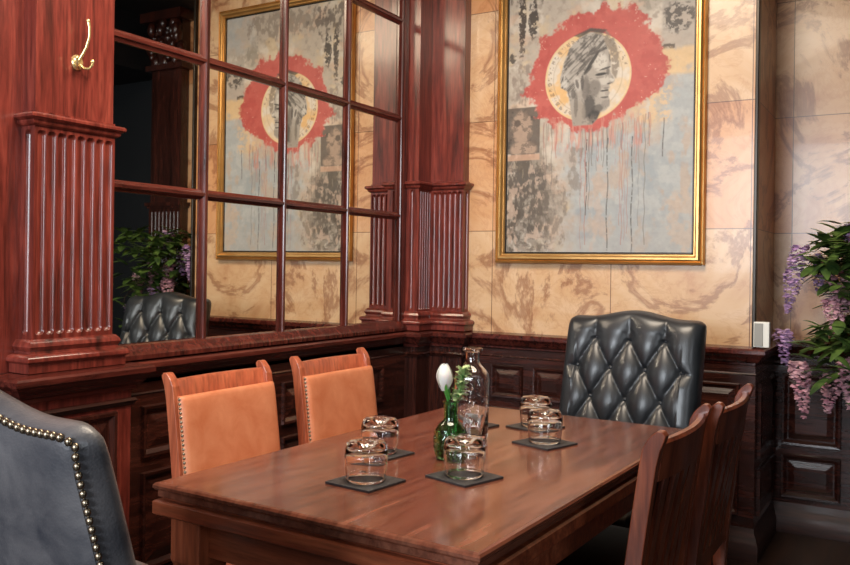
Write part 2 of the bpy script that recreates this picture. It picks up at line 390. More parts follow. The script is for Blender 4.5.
# ------------------------------------------------------------------ painting
def vnoise(h, w_, cell, seed, ang=0.0, ratio=1.0):
    """smooth value noise; cell in samples, stretched by ratio along the direction ang"""
    r = np.random.RandomState(seed); g = r.rand(256, 256)
    yy, xx = np.mgrid[0:h, 0:w_].astype(float)
    c, s = math.cos(ang), math.sin(ang); a = (xx * c + yy * s) / (cell * ratio) + 60; b_ = (-xx * s + yy * c) / cell + 60
    x0 = np.floor(a).astype(int); y0 = np.floor(b_).astype(int); fx = a - x0; fy = b_ - y0
    fx = fx * fx * (3 - 2 * fx); fy = fy * fy * (3 - 2 * fy); q = lambda j, i: g[j % 256, i % 256]
    return q(y0, x0) * (1 - fy) * (1 - fx) + q(y0, x0 + 1) * (1 - fy) * fx + q(y0 + 1, x0) * fy * (1 - fx) + q(y0 + 1, x0 + 1) * fy * fx
def fbm(h, w_, cell, seed, o=4, ang=0.0, ratio=1.0):
    s = 0; a = 1; t = 0
    for k in range(o): s = s + a * vnoise(h, w_, max(cell / 2 ** k, .9), seed + k * 17, ang, ratio); t += a; a *= .6
    return s / t
def inpoly(px, py, poly):
    r = np.zeros(px.shape, bool); n = len(poly); j = n - 1
    for i in range(n):
        (xi, yi), (xj, yj) = poly[i], poly[j]
        r ^= ((yi > py) != (yj > py)) & (px < (xj - xi) * (py - yi) / (yj - yi + 1e-9) + xi); j = i
    return r
def paint_picture(NX, NY):
    u0, u1, v0, v1 = 505., 694., -45., 253.   # drawing units of the artwork
    px, py = np.meshgrid(np.linspace(u0, u1, NX), np.linspace(v0, v1, NY))
    L = lambda c: np.array(lin(c)[:3])
    def s(a, b_, x): t = np.clip((x - a) / (b_ - a), 0, 1); return t * t * (3 - 2 * t)
    N = lambda cell, seed, o=4, ang=0.0, ratio=1.0: fbm(NY, NX, cell, seed, o, ang, ratio)
    n1, n2, n3 = N(46, 1), N(16, 9), N(5, 33, 3)
    vst = N(4, 61, 4, PI / 2, 7); hst = N(5, 71, 3, 0, 5)
    img = np.ones((NY, NX, 3)) * L((176, 163, 147))
    def lay(col, mask):
        nonlocal img; mask = np.clip(mask * 1.0, 0, 1); img = img * (1 - mask[..., None]) + L(col) * mask[..., None]
    lay((204, 192, 176), s(.42, .66, n1) * .9); lay((146, 132, 118), s(.52, .74, n2) * .7); lay((196, 160, 132), s(.52, .70, N(30, 50)) * .55)
    lay((206, 176, 126), s(.56, .74, N(30, 150)) * .45)
    wx, wy = px + 50 * (n1 - .5) + 14 * (n3 - .5), py + 50 * (n2 - .5)
    blue = s(556, 590, wx) * s(118, 150, wy); side = s(650, 672, wx) * s(78, 96, wy); top = s(640, 665, wx) * s(20, -10, wy)
    bl_ = np.maximum(np.maximum(blue, side), top * .7); lay((157, 164, 167), bl_ * .9)
    lay((184, 184, 180), bl_ * s(.48, .70, n2) * .5); lay((178, 158, 140), bl_ * s(.54, .68, N(22, 77, 4, PI / 2, 1.6)) * .75)
    lay((140, 150, 156), bl_ * s(.55, .72, N(36, 177)) * .6)
    lay((166, 164, 160), s(205, 245, wy) * .45)
    def blotch(cx, cy, rx, ry, col, seed, th=.5, a=.9, cell=6, ratio=2.2):
        q = ((px - cx) / rx) ** 2 + ((py - cy) / ry) ** 2
        n = .55 * N(cell, seed, 4, PI / 2, ratio) + .45 * N(cell * 2, seed + 3, 3)
        lay(col, s(th, th + .14, n + .16 * (1 - q)) * a * s(1.9, .9, q))
    blotch(528, 200, 30, 54, (128, 116, 102), 401, .44, .7); blotch(524, 192, 22, 50, (78, 68, 58), 101, .49, .85); blotch(545, 205, 12, 44, (100, 88, 76), 102, .53, .8); blotch(513, 222, 9, 30, (84, 72, 60), 103, .55)
    blotch(535, 175, 26, 14, (92, 84, 76), 203, .54, .8); blotch(562, 215, 9, 36, (126, 112, 98), 104, .52, .75); blotch(580, 170, 12, 30, (128, 116, 106), 204, .54, .7)
    blotch(521, 14, 4, 24, (56, 42, 34), 105, .44, .95, 3.5, 1.2); blotch(533, 14, 5, 18, (58, 48, 42), 115, .44, .95, 3.5, 1.2); blotch(511, 52, 4, 5, (60, 50, 44), 125, .40, .9, 3)
    blotch(521, 44, 3, 10, (76, 60, 50), 135, .46, .8, 3, 1.2); blotch(520, 80, 14, 24, (128, 110, 98), 106, .52, .7)
    blotch(680, 225, 16, 34, (188, 168, 150), 107, .5, .7, 9, 1); blotch(600, 205, 16, 44, (186, 164, 148), 108, .52, .6)
    blotch(600, -25, 70, 18, (128, 114, 102), 109, .52, .7); blotch(530, -22, 30, 20, (88, 74, 66), 110, .52, .8); blotch(650, 5, 10, 14, (140, 132, 118), 111, .5, .7)
    lay((190, 164, 144), s(.52, .62, N(9, 611, 4, PI / 2, 2)) * s(575, 540, px) * s(150, 170, py) * .7); lay((96, 84, 74), s(.56, .66, N(7, 641, 4, 0, 2)) * s(570, 540, px) * s(150, 165, py) * .6)
    def rect(x0, x1, y0, y1, soft=1.2): return s(x0 - soft, x0, px) * s(x1 + soft, x1, px) * s(y0 - soft, y0, py) * s(y1 + soft, y1, py)
    rr = rect(507, 541, 104, 150) ; lay((98, 86, 76), rr * .95); lay((66, 58, 52), rr * s(.46, .62, n2) * .8)
    e = ((px - 522) / 11) ** 2 + ((py - 124) / 17) ** 2; e2 = ((px - 524) / 15) ** 2 + ((py - 146) / 9) ** 2
    lay((172, 144, 122), rr * np.maximum(s(1.3, .6, e + 1.0 * (n3 - .5)), s(1.2, .6, e2)) * .9); lay((104, 88, 76), rr * s(.50, .60, N(8, 301)) * .75)
    lay((84, 70, 60), rr * s(1.2, .5, ((px - 517) / 4) ** 2 + ((py - 119) / 4) ** 2) * .9)
    lay((204, 160, 130), rect(507, 541, 152, 157) * .7)
    rr = rect(664, 692, 12, 62, 3); lay((168, 158, 146), rr * .75); e = ((px - 678) / 14.5) ** 2 + ((py - 31) / 15) ** 2
    lay((72, 64, 58), s(1.3, .6, e + 1.2 * (n3 - .5)) * s(.44, .54, N(6, 311)) * .9); lay((90, 76, 64), rect(663, 674, 56, 60) * s(.35, .5, n3))
    lay((214, 178, 124), rect(664, 694, 62, 82, 5) * s(.30, .6, n2 + .10) * .85); lay((206, 172, 128), rect(645, 668, 96, 124, 8) * s(.42, .58, n3) * .8)
    # red splash
    ang = np.arctan2(py - 72, px - 596); rad = np.hypot((px - 596) / 1.06, (py - 72) / 1.0)
    edge = 61 + 4 * np.sin(ang * 2 + 2.4) + 3 * np.sin(ang * 5 + .5) + 24 * (n2 - .5) + 4 * (n3 - .5)
    red = s(edge + 2.5, edge - 2.5, rad); lay((184, 66, 54), red * .96); lay((196, 88, 74), red * s(.46, .7, n1) * .55); lay((170, 54, 45), red * s(.5, .72, n2) * .55)
    lay((210, 176, 156), red * s(.78, .86, n3 + .30 * (rad / 62 - .8)) * .55)
    lay((196, 130, 112), s(.50, .66, vst) * rect(552, 645, 122, 146, 8) * .7)
    rg = np.random.RandomState(4)
    for k in range(44):
        x0 = rg.uniform(545, 655); y0 = 112 + 18 * math.cos((x0 - 596) / 46); ln = rg.uniform(14, 44) if k < 32 else rg.uniform(60, 130)
        col = (168, 92, 80) if rg.rand() < .45 else (104, 90, 82)
        lay(col, s(.6, .1, np.abs(px - x0 - .5 * np.sin(py * .2 + k))) * (py > y0) * (py < y0 + ln) * rg.uniform(.35, .75) * s(.30, .5, vst + .1))
    for x0, y0, y1 in ((612, 140, 250), (636, 140, 252), (665, 125, 162), (591, 140, 215)): lay((76, 70, 66), s(.8, .3, np.abs(px - x0 - .6 * np.sin(py * .11))) * (py > y0) * (py < y1) * s(.25, .45, n3) * .8)
    # coin
    cx, cy, r = 590.5, 78.5, 43.5
    d = np.hypot(px - cx, py - cy); coin = s(r + .8, r - .8, d)
    lay((208, 184, 150), coin); lay((218, 172, 106), coin * s(.42, .62, n1 + .3 * s(590, 560, px) * s(70, 105, py))); lay((206, 196, 182), coin * s(.42, .64, n2) * .8)
    lay((218, 186, 128), s(1.1, .3, np.abs(d - r + .8)) * .9); lay((146, 118, 84), s(.9, .2, np.abs(d - r + 8.5)) * .35)
    a2 = np.arctan2(py - cy, px - cx)
    tick = (d > r - 6.8) * (d < r - 2.6) * (np.sin(a2 * 44) > -.3) * (vnoise(NY, NX, 2.0, 88) > .5) * ((py < cy - 8) | (px < cx))
    lay((112, 94, 76), tick * .6)
    # the profile head, printed in greys
    K = lambda pts: [(540 + a / 4.71, 20 + c / 4.71) for a, c in pts]
    def soft(m, k=2):
        m = m * 1.0
        for _ in range(k): m = (m + np.roll(m, 1, 0) + np.roll(m, -1, 0) + np.roll(m, 1, 1) + np.roll(m, -1, 1)) / 5
        return m
    head = soft(inpoly(px, py, K([(330, 150), (344, 185), (350, 225), (346, 250), (350, 270), (368, 302), (364, 314), (342, 320), (346, 336), (338, 346), (346, 360), (338, 372), (346, 392), (346, 418), (330, 436), (300, 448), (288, 476), (262, 500), (172, 500), (160, 430), (154, 380), (142, 335), (112, 315), (106, 270), (122, 205), (150, 135), (200, 90), (255, 72), (305, 90)])), 1)
    back = soft(inpoly(px, py, K([(200, 80), (250, 52), (320, 66), (362, 110), (384, 180), (388, 250), (372, 300), (352, 270), (352, 225), (340, 170), (300, 95)])), 2)
    lay((120, 106, 90), back * s(.30, .6, n3 + .1) * .85); lay((52, 46, 42), soft(inpoly(px, py, K([(170, 78), (250, 50), (330, 68), (310, 84), (250, 66), (200, 90)])), 1) * .8)
    lay((158, 149, 138), head)
    hair = soft(inpoly(px, py, K([(330, 150), (290, 170), (268, 200), (240, 240), (215, 275), (215, 330), (195, 345), (170, 340), (160, 380), (142, 335), (112, 315), (106, 270), (122, 205), (150, 135), (200, 90), (255, 72), (305, 90)])), 1)
    st = N(2.6, 401, 3, -.75, 7); st2 = N(2.2, 431, 3, -1.15, 6); stt = np.where(px < 566, st2, st)
    lay((166, 158, 148), hair * s(.36, .70, stt) * .9); lay((72, 65, 60), hair * s(.58, .30, stt) * .85); lay((192, 188, 180), hair * s(.45, .70, stt) * s(576, 558, px) * .75); lay((70, 64, 59), hair * s(.5, .66, n3 + .1 * s(40, 60, py) * s(70, 50, py)) * .5)
    def bl(cx_, cy_, rx, ry, col, a=1.0, rot=0.0, w=.35):
        x_, y_ = px - (540 + cx_ / 4.71), py - (20 + cy_ / 4.71); c_, s_ = math.cos(rot), math.sin(rot); u, v = x_ * c_ + y_ * s_, -x_ * s_ + y_ * c_
        lay(col, s(1.3, .45, (u / (rx / 4.71)) ** 2 + (v / (ry / 4.71)) ** 2 + w * (n3 - .5)) * a * head)
    bl(300, 215, 36, 44, (196, 188, 176), .85); bl(318, 300, 26, 22, (190, 182, 170), .8); bl(312, 360, 22, 26, (180, 171, 159), .7); bl(268, 335, 34, 44, (104, 95, 87), .7, .3, .9); bl(232, 330, 20, 64, (98, 89, 82), .75, 0, .8)
    bl(246, 418, 30, 58, (54, 48, 44), .85, .25, .9); bl(288, 428, 34, 20, (70, 62, 56), .75, -.3, .9); bl(275, 465, 34, 34, (46, 41, 38), .95, .3); bl(200, 440, 34, 60, (150, 138, 124), .7); bl(185, 400, 10, 60, (90, 80, 70), .6)
    bl(326, 408, 22, 18, (138, 128, 118), .8); bl(333, 360, 12, 14, (150, 140, 130), .7)
    bl(262, 205, 9, 62, (44, 39, 36), .92, .62); bl(240, 245, 9, 30, (48, 42, 38), .85, .8); bl(300, 160, 60, 7, (70, 62, 57), .8, -.30); bl(345, 180, 7, 40, (66, 58, 53), .7)
    bl(304, 270, 30, 7, (34, 30, 28), .95, -.06); bl(322, 246, 30, 5, (50, 44, 40), .85, -.22); bl(300, 284, 22, 5, (120, 110, 102), .6); bl(335, 262, 8, 16, (84, 76, 70), .7)
    bl(354, 300, 12, 8, (196, 188, 176), .85, .5); bl(345, 317, 14, 5, (56, 48, 44), .85); bl(322, 347, 22, 4.5, (44, 38, 35), .92, -.08); bl(328, 336, 14, 5, (112, 102, 94), .6); bl(322, 378, 20, 5, (60, 53, 48), .8)
    bl(190, 300, 17, 38, (182, 174, 164), .9, -.25); bl(190, 305, 8, 24, (84, 76, 70), .85, -.25); bl(215, 300, 8, 40, (66, 58, 54), .75); bl(172, 350, 12, 24, (70, 62, 57), .7); bl(130, 300, 14, 16, (200, 194, 184), .7)
    lay((150, 136, 122), head * s(440, 500, (py - 20) * 4.71) * s(.35, .6, n3) * .7)
    lay((60, 54, 50), head * s(.60, .70, n3) * .35)
    img *= (.79 + .16 * n3 + .06 * hst)[..., None]; img = img * .88 + img.mean(2, keepdims=True) * .12
    return np.clip(img, 0, 1)
ax0, ax1, az0, az1 = -1.918, -.862, 1.312, 2.90      # outer frame
fw = .050
pbase = ((ax0 + ax1) / 2, Y, az0)
pt = thing('painting', 'large gilt framed canvas of a coin head in a red splash on the marble wall', 'painting', pbase)
b = B()
prof = [(0, 0), (0, .022), (.004, .030), (.009, .032), (.012, .027), (.016, .034), (.024, .040), (.033, .040), (.039, .034), (.042, .026), (.046, .026), (.050, .018), (.052, .004)]   # inset, out
rows = []
for ins, out in prof:
    yy = Y - .002 - out
    rows.append([Vector((ax0 + ins, yy, az0 + ins)), Vector((ax1 - ins, yy, az0 + ins)), Vector((ax1 - ins, yy, az1 - ins)), Vector((ax0 + ins, yy, az1 - ins))])
quadgrid(b, rows, closed_v=True); rel(obj('frame', b, gold, pt, smooth=30), pbase)
b = B(); NX, NY = 300, 462
cx0, cx1, cz0, cz1 = ax0 + fw, ax1 - fw, az0 + fw, az1 - fw
rows = [[Vector((cx0 + (cx1 - cx0) * i / (NX - 1), Y - .012, cz1 - (cz1 - cz0) * j / (NY - 1))) for i in range(NX)] for j in range(NY)]
quadgrid(b, rows)
cm = NT('painted_canvas'); at = cm.add('ShaderNodeAttribute', attribute_name='paint'); cm.link(at.outputs[0], cm.b.inputs['Base Color']); cm.set(Roughness=.55)
cn = cm.noise(cm.coords(), 160, 2); cm.bump(cn.outputs[0], .15, .002)
co = obj('canvas', b, cm.m, pt); rel(co, pbase)
img = paint_picture(NX, NY)
attr = co.data.color_attributes.new('paint', 'FLOAT_COLOR', 'POINT')
attr.data.foreach_set('color', np.concatenate([img.reshape(-1, 3), np.ones((NX * NY, 1))], 1).astype(np.float32).ravel())
b = B(); s_ = cx1 - cx0
for (q0, q1, q2, q3) in ((cx0, cx1, cz0, cz0 + .008), (cx0, cx1, cz1 - .008, cz1), (cx0, cx0 + .008, cz0, cz1), (cx1 - .008, cx1, cz0, cz1)): box(b, q0, q1, Y - .017, Y - .012, q2, q3)
rel(obj('inner_slip', b, bronze, pt), pbase)

# ------------------------------------------------------------------ coat hook
hk = thing('coat_hook', 'brass double coat hook on the red pilaster shaft', 'hook', (PX0 - .006, 1.716, 1.905)); hk.scale = (.94, .94, .94)
b = B(); tmp = [(0.0, 0), (.022, 0), (.022, .004), (.017, .009), (.010, .012), (0.0, .013)]
rows = [[Vector((z, r * math.cos(2 * PI * k / 20), .012 + 1.2 * r * math.sin(2 * PI * k / 20))) for k in range(20)] for r, z in tmp[1:-1]]
V = quadgrid(b, rows, closed_v=True); b.faces.new(V[-1]); b.faces.new(V[0][::-1])
obj('back_plate', b, brass, hk, smooth=50)
b = B(); tube(b, [(.010, 0, .018), (.020, .004, .035), (.034, .010, .062), (.044, .013, .095), (.046, .012, .125), (.044, .009, .146)], [.0055, .005, .0045, .0042, .0045, .0052], 10); ball(b, (.044, .008, .149), .0065); obj('upper_arm', b, brass, hk, smooth=60)
for sgn in (-1, 1):
    b = B(); tube(b, [(.010, sgn * .004, .004), (.022, sgn * .012, -.008), (.034, sgn * .022, -.008), (.040, sgn * .028, .004), (.040, sgn * .030, .014)], [.005, .0045, .0042, .0042, .005], 10); ball(b, (.040, sgn * .030, .018), .007); obj('lower_arm', b, brass, hk, smooth=60)

# ------------------------------------------------------------------ wall sensor box on the ledge
sb = thing('sensor_box', 'small white and grey box standing on the ledge at the marble corner', 'box', (XR + .050, Y + .012, .953))
b = B(); box(b, -.046, .020, -.044, -.004, 0, .112); obj('housing', b, whitep, sb, bevel=.003)
b = B(); box(b, -.042, -.006, -.048, -.044, .006, .106); obj('front_grille', b, greyp, sb, bevel=.001)

# ------------------------------------------------------------------ table
TR = -.0295; TCX, TCY = -1.1225, 2.136; TW, TL = .898, 1.475; TZ = .76
tb = thing('dining_table', 'long mahogany draw-leaf dining table with a polished top', 'table', (TCX, TCY, 0), TR)
hx, hy = TW / 2, TL / 2
def slab(bm, hx, hy, prof):   # prof: (inset, z) from top centre outwards and down
    rows = [[Vector((sx * (hx - i), sy * (hy - i), z)) for sx, sy in ((-1, -1), (1, -1), (1, 1), (-1, 1))] for i, z in prof]
    V = quadgrid(bm, rows, closed_v=True); bm.faces.new(V[0]); bm.faces.new(V[-1][::-1])
b = B(); slab(b, hx, hy, [(.010, TZ), (.004, TZ - .002), (.0, TZ - .007), (.0, TZ - .013), (.004, TZ - .018), (.009, TZ - .020), (.009, TZ - .034), (.012, TZ - .036)])
obj('tabletop', b, tabw, tb)
b = B(); slab(b, hx, hy, [(.020, TZ - .036), (.020, TZ - .042), (.006, TZ - .042), (.0, TZ - .046), (.0, TZ - .074), (.004, TZ - .078)]); obj('draw_leaf', b, tabe, tb)
b = B()
for (x0, x1, y0, y1) in ((-hx + .07, hx - .07, -hy + .06, -hy + .085), (-hx + .07, hx - .07, hy - .085, hy - .06), (-hx + .06, -hx + .085, -hy + .07, hy - .07), (hx - .085, hx - .06, -hy + .07, hy - .07)): box(b, x0, x1, y0, y1, .585, TZ - .078)
obj('apron', b, tabe, tb, bevel=.003)
for sx in (-1, 1):
    for sy in (-1, 1):
        b = B(); cx, cy = sx * (hx - .08), sy * (hy - .08)
        rows = []
        for z, h in ((0, .034), (.1, .036), (.56, .046), (.57, .050), (TZ - .078, .050)): rows.append([Vector((cx + q * h, cy + p * h, z)) for q, p in ((-1, -1), (1, -1), (1, 1), (-1, 1))])
        V = quadgrid(b, rows, closed_v=True); b.faces.new(V[0][::-1]); b.faces.new(V[-1]); obj('leg', b, tlw, tb, bevel=.005)

# ------------------------------------------------------------------ dining chairs (local front = +y)
def dining_chair(name, label, wood_m, seat_m, nails, group, loc, rz):
    t = thing(name, label, 'chair', loc, rz, group)
    Hh, W = .955, .447
    def ry(z): return -.185 - .062 * max(0, (z - .42) / .53) ** 1.25 if z > .42 else -.185 - .05 * ((.42 - z) / .42) ** 1.5
    for sx in (-1, 1):     # rear post: leg and back upright in one
        b = B(); x0 = sx * (W / 2 - .014); hw = .0145; rows = []
        zs = [0, .15, .3, .42, .5, .6, .7, .8, .88, .915, .935, .946, .953, .955]
        for z in zs:
            y = ry(z); f = .018; bk = .018
            if z > .905:
                q = (z - .905) / .05; f = .018 - .026 * q ** 2.2; bk = .018 + .010 * math.sin(q * PI * .5)
                if q > .85: bk -= .010 * (q - .85) / .15
            rows.append([Vector((x0 - hw, y + f, z)), Vector((x0 + hw, y + f, z)), Vector((x0 + hw, y - bk, z)), Vector((x0 - hw, y - bk, z))])
        V = quadgrid(b, rows, closed_v=True); b.faces.new(V[0][::-1]); b.faces.new(V[-1]); obj('post', b, wood_m, t, bevel=.004)
    b = B(); rows = []     # curved top rail
    for k in range(15):
        x = (-1 + 2 * k / 14) * (W / 2 - .028); cv = .026 * (1 - (x / (W / 2)) ** 2); row = []
        for z, o in ((.845, .010), (.925, .010), (.932, .004), (.932, -.008), (.925, -.014), (.845, -.014)): row.append(Vector((x, ry(z) - cv + o, z)))
        rows.append(row)
    V = quadgrid(b, rows, closed_v=True); b.faces.new(V[0]); b.faces.new(V[-1][::-1]); obj('top_rail', b, wood_m, t, smooth=40)
    b = B(); box(b, -W / 2 + .028, W / 2 - .028, ry(.5) - .012, ry(.5) + .012, .485, .53); obj('lower_rail', b, wood_m, t, bevel=.003)
    for k in range(5):     # slats behind the pad
        x = (-2 + k) * .070; cv = .024 * (1 - (x / (W / 2)) ** 2); b = B(); rows = []
        for z in (.525, .62, .74, .85):
            f = (z - .525) / .325; y = ry(z) - cv * f - .004
            rows.append([Vector((x - .021, y + .004, z)), Vector((x + .021, y + .004, z)), Vector((x + .021, y - .006, z)), Vector((x - .021, y - .006, z))])
        V = quadgrid(b, rows, closed_v=True); b.faces.new(V[0][::-1]); b.faces.new(V[-1]); obj('slat', b, wood_m, t)
    # upholstered pad
    b = B(); n, k2 = 17, 17; hwid = W / 2 - (.012 if nails else .030); z0, z1 = .53, .885; yo = 0 if nails else -.018
    def pad(u, v, front):
        x = u * hwid; z = z0 + (z1 - z0) * (v + 1) / 2; e = (1 - abs(u) ** 8) ** .3 * (1 - abs(v) ** 8) ** .3
        cv = .010 * (1 - u * u) * (v + 1) / 2
        return Vector((x, ry(z) - cv * e + yo + (.0305 + .016 * e if front else .0185), z))
    us = [math.sin((-1 + 2 * i / (n - 1)) * PI / 2) for i in range(n)]
    F_ = quadgrid(b, [[pad(u, v, True) for v in us] for u in us]); G_ = quadgrid(b, [[pad(u, v, False) for v in us] for u in us])
    rim = lambda V: [V[i][0] for i in range(n)] + [V[-1][j] for j in range(1, n)] + [V[i][-1] for i in range(n - 2, -1, -1)] + [V[0][j] for j in range(n - 2, 0, -1)]
    ra, rb = rim(F_), rim(G_)
    for i in range(len(ra)): b.faces.new((ra[i], ra[(i + 1) % len(ra)], rb[(i + 1) % len(ra)], rb[i]))
    po = obj('back_pad', b, seat_m if not nails else tan, t, smooth=60)
    if nails:
        first = None
        for sx in (-1, 1):
            for q in range(26):
                z = z0 + .012 + q * (z1 - z0 - .02) / 25
                if first is None:
                    b = B(); ball(b, (0, 0, 0), .0058, (.9, .9, 1), 8, 6); first = obj('nailhead', b, nailm, po, smooth=180); nd = first
                else:
                    nd = first.copy(); C.objects.link(nd); nd.parent = po
                nd.location = (sx * (hwid - .001), ry(z) + .0275, z)
    # seat
    b = B(); sw0, sw1 = .19, .215; yb_, yf = -.165, .235
    def fr(d, z): return [Vector((-sw0 + d, yb_ + d, z)), Vector((sw0 - d, yb_ + d, z)), Vector((sw1 - d, yf - d, z)), Vector((-sw1 + d, yf - d, z))]
    V = quadgrid(b, [fr(.006, .38), fr(0, .385), fr(0, .435), fr(.003, .44)], closed_v=True); b.faces.new(V[0][::-1]); b.faces.new(V[-1]); obj('seat_frame', b, wood_m, t)
    b = B(); V = quadgrid(b, [fr(.006, .44), fr(.004, .455), fr(.012, .468), fr(.035, .478), fr(.09, .484)], closed_v=True); b.faces.new(V[0][::-1]); b.faces.new(V[-1]); obj('seat', b, seat_m, t, smooth=60)
    for sx in (-1, 1):
        b = B(); x, y = sx * .188, .205; rows = [[Vector((x + q * h, y + p * h, z)) for q, p in ((-1, -1), (1, -1), (1, 1), (-1, 1))] for z, h in ((0, .013), (.38, .020))]
        V = quadgrid(b, rows, closed_v=True); b.faces.new(V[0][::-1]); b.faces.new(V[-1]); obj('leg', b, wood_m, t, bevel=.003)
        b = B(); box(b, sx * .186 - .007, sx * .186 + .007, -.175, .192, .17, .195); obj('stretcher', b, wood_m, t)
    return t
GL = 'chairs along the two long sides of the table'
ca = dining_chair('dining_chair', 'tan leather dining chair by the fluted pilaster, on the mirror side of the table', chw, tan, True, GL, (-1.715, 2.015, 0), -PI / 2)
cb_ = dup(ca, (-1.705, 2.60, 0), -PI / 2, 'tan leather dining chair on the mirror side, the one nearer the room corner')
cc = dining_chair('dining_chair', 'brown slat-backed chair at the near right edge of the table, its back to the camera', chd, darkseat, False, GL, (-.725, 1.962, 0), PI / 2)
cd_ = dup(cc, (-.702, 2.425, 0), PI / 2, 'brown slat-backed chair farther along the right side, beside the wisteria')

# ------------------------------------------------------------------ button-backed armchairs (local front = +y)
def armchair(label, leather_m, loc, rz, tufted, rear_nails, TH=1.06, WD=.63, arch=.030, rake=.22):
    t = thing('armchair', label, 'armchair', loc, rz)
    z0 = .40
    def yc(z): return -.190 - rake * (z - .40)            # rake of the back
    def crest(x): 
        a = abs(x) / (WD / 2); return TH + arch * (math.cos(min(1, a / .72) * PI) * .5 + .5) - .020 * max(0, (a - .86) / .14) ** 2.5
    a_, b_ = .147, .120; zr1 = TH - .084
    rows_b = []
    for r in range(5):
        zc = zr1 - r * b_; cnt = 3 if r % 2 == 0 else 4
        for k in range(cnt): rows_b.append(((k - (cnt - 1) / 2) * a_, zc))
    def tuft(x, z):
        s_ = ((x + 0.0) / a_ + (z - zr1) / (2 * b_)); t_ = (x / a_ - (z - zr1) / (2 * b_))
        dia = (abs(math.sin(PI * s_)) * abs(math.sin(PI * t_))) ** .42 * .032
        ple = (abs(math.sin(PI * x / a_)) ** .5) * .032 if abs(x) < a_ * 1.5 else .032
        if abs(x) > a_ * 1.5:
            fade = min(1, (abs(x) - a_ * 1.5) / (WD / 2 - a_ * 1.5)); dz = ((z - zr1) / b_ + 1) / 2; dz -= round(dz)
            h = .032 * min(1, (abs(dz) * 5) ** .5 * (1 - fade) + fade * 1.0)
            q = max(0, (z - zr1) / .03); return h if z < zr1 else .032
        if z > zr1:
            k = min(1, (z - zr1) / .035); fd = max(0, (z - zr1) / .10); return dia * (1 - k) + (ple * (1 - min(1, fd) ** 2) + .032 * min(1, fd) ** 2) * k
        h = dia
        for bx, bz in rows_b:
            d2 = ((x - bx) ** 2 + (z - bz) ** 2)
            if d2 < .003: h -= .012 * math.exp(-d2 / .00022)
        return h
    b = B(); n, k2 = (110, 96) if tufted else (48, 40); th = .055
    def P(u, v, front):
        x = u * WD / 2; zt_ = crest(x); z = z0 + (zt_ - z0) * v
        if front: e = (1 - abs(u) ** 9) ** .38 * (1 - v ** 26) ** .42; y = yc(z) + (.012 if tufted else .0) + (.035 + tuft(x, z) if tufted else .018) * e
        else: e = (1 - abs(u) ** 22) ** .45 * (1 - v ** 40) ** .45; y = yc(z) - .012 - (.046 if tufted else .040) * e
        xx = x
        return Vector((xx, y, z))
    us = [math.sin((-1 + 2 * i / (n - 1)) * PI / 2) * .35 + (-1 + 2 * i / (n - 1)) * .65 for i in range(n)]
    us = [max(-1, min(1, q)) for q in us]
    vs_ = [j / (k2 - 1) for j in range(k2)]; vs_ = [v * .6 + .4 * math.sin(v * PI / 2) for v in vs_]
    F_ = quadgrid(b, [[P(u, v, True) for v in vs_] for u in us]); G_ = quadgrid(b, [[P(u, v, False) for v in vs_] for u in us])
    def rim(V):
        n_, k_ = len(V), len(V[0])
        return [V[i][0] for i in range(n_)] + [V[-1][j] for j in range(1, k_)] + [V[i][-1] for i in range(n_ - 2, -1, -1)] + [V[0][j] for j in range(k_ - 2, 0, -1)]
    ra, rb = rim(F_), rim(G_)
    for i in range(len(ra)): b.faces.new((ra[i], ra[(i + 1) % len(ra)], rb[(i + 1) % len(ra)], rb[i]))
    back = obj('backrest', b, leather_m, t, smooth=75)
    if tufted:
        first = None
        for bx, bz in rows_b:
            if first is None: bb = B(); ball(bb, (0, 0, 0), .010, (1, .6, 1), 10, 7); first = obj('button', bb, leather_m, back, smooth=180); o = first
            else: o = first.copy(); C.objects.link(o); o.parent = back
            v = (bz - z0) / (crest(bx) - z0); q = P(bx / (WD / 2), v, True); o.location = (q.x, q.y + .004, q.z)
    if rear_nails:
        # outside back panel framed by a welt and nailheads
        un, top_in = .950, .020
        b = B(); m_ = 24
        def RP(u, z, o=0.0):
            v = (z - z0) / (crest(u * WD / 2) - z0); q = P(u, min(v, .999), False); return Vector((q.x, q.y - o, z))
        def ztop(u): return crest(u * WD / 2) - top_in
        uu = [-un + 2 * un * i / m_ for i in range(m_ + 1)]
        rows = [[RP(u, z0 + .02 + (ztop(u) - z0 - .02) * j / 16, .006 if 0 < j < 16 and 0 < i < m_ else .0005) for j in range(17)] for i, u in enumerate(uu)]
        quadgrid(b, rows); obj('outside_back_panel', b, leather_m, back, smooth=180)
        pts = []
        z = ztop(un)
        while z > z0 + .03: pts.append((un + .018, z)); z -= .0128
        u = un + .018
        nt = 46
        for i in range(nt): 
            q = un + .018 - (i + .6) * (2 * un + .03) / nt; pts.append((q, ztop(q) + .006))
        first = None
        for u, z in pts[:100]:
            q = RP(u, z, .002)
            if first is None: bb = B(); ball(bb, (0, 0, 0), .0062, (1, .75, 1), 10, 7); first = obj('nailhead', bb, nailm, back, smooth=180); o = first
            else: o = first.copy(); C.objects.link(o); o.parent = back
            o.location = q
    # seat cushion, frame, arms, legs
    b = B(); rows = []
    def rr(hw, y0, y1, z): return [Vector((-hw, y0, z)), Vector((hw, y0, z)), Vector((hw, y1, z)), Vector((-hw, y1, z))]
    V = quadgrid(b, [rr(.222, -.17, .30, .33), rr(.234, -.18, .325, .345), rr(.238, -.18, .335, .40), rr(.234, -.18, .325, .435), rr(.22, -.16, .29, .455), rr(.15, -.1, .2, .462)], closed_v=True)
    b.faces.new(V[0][::-1]); b.faces.new(V[-1]); obj('seat', b, leather_m, t, smooth=60)
    b = B(); box(b, -.235, .235, -.20, .315, .20, .33); obj('seat_base', b, leather_m, t, bevel=.015)
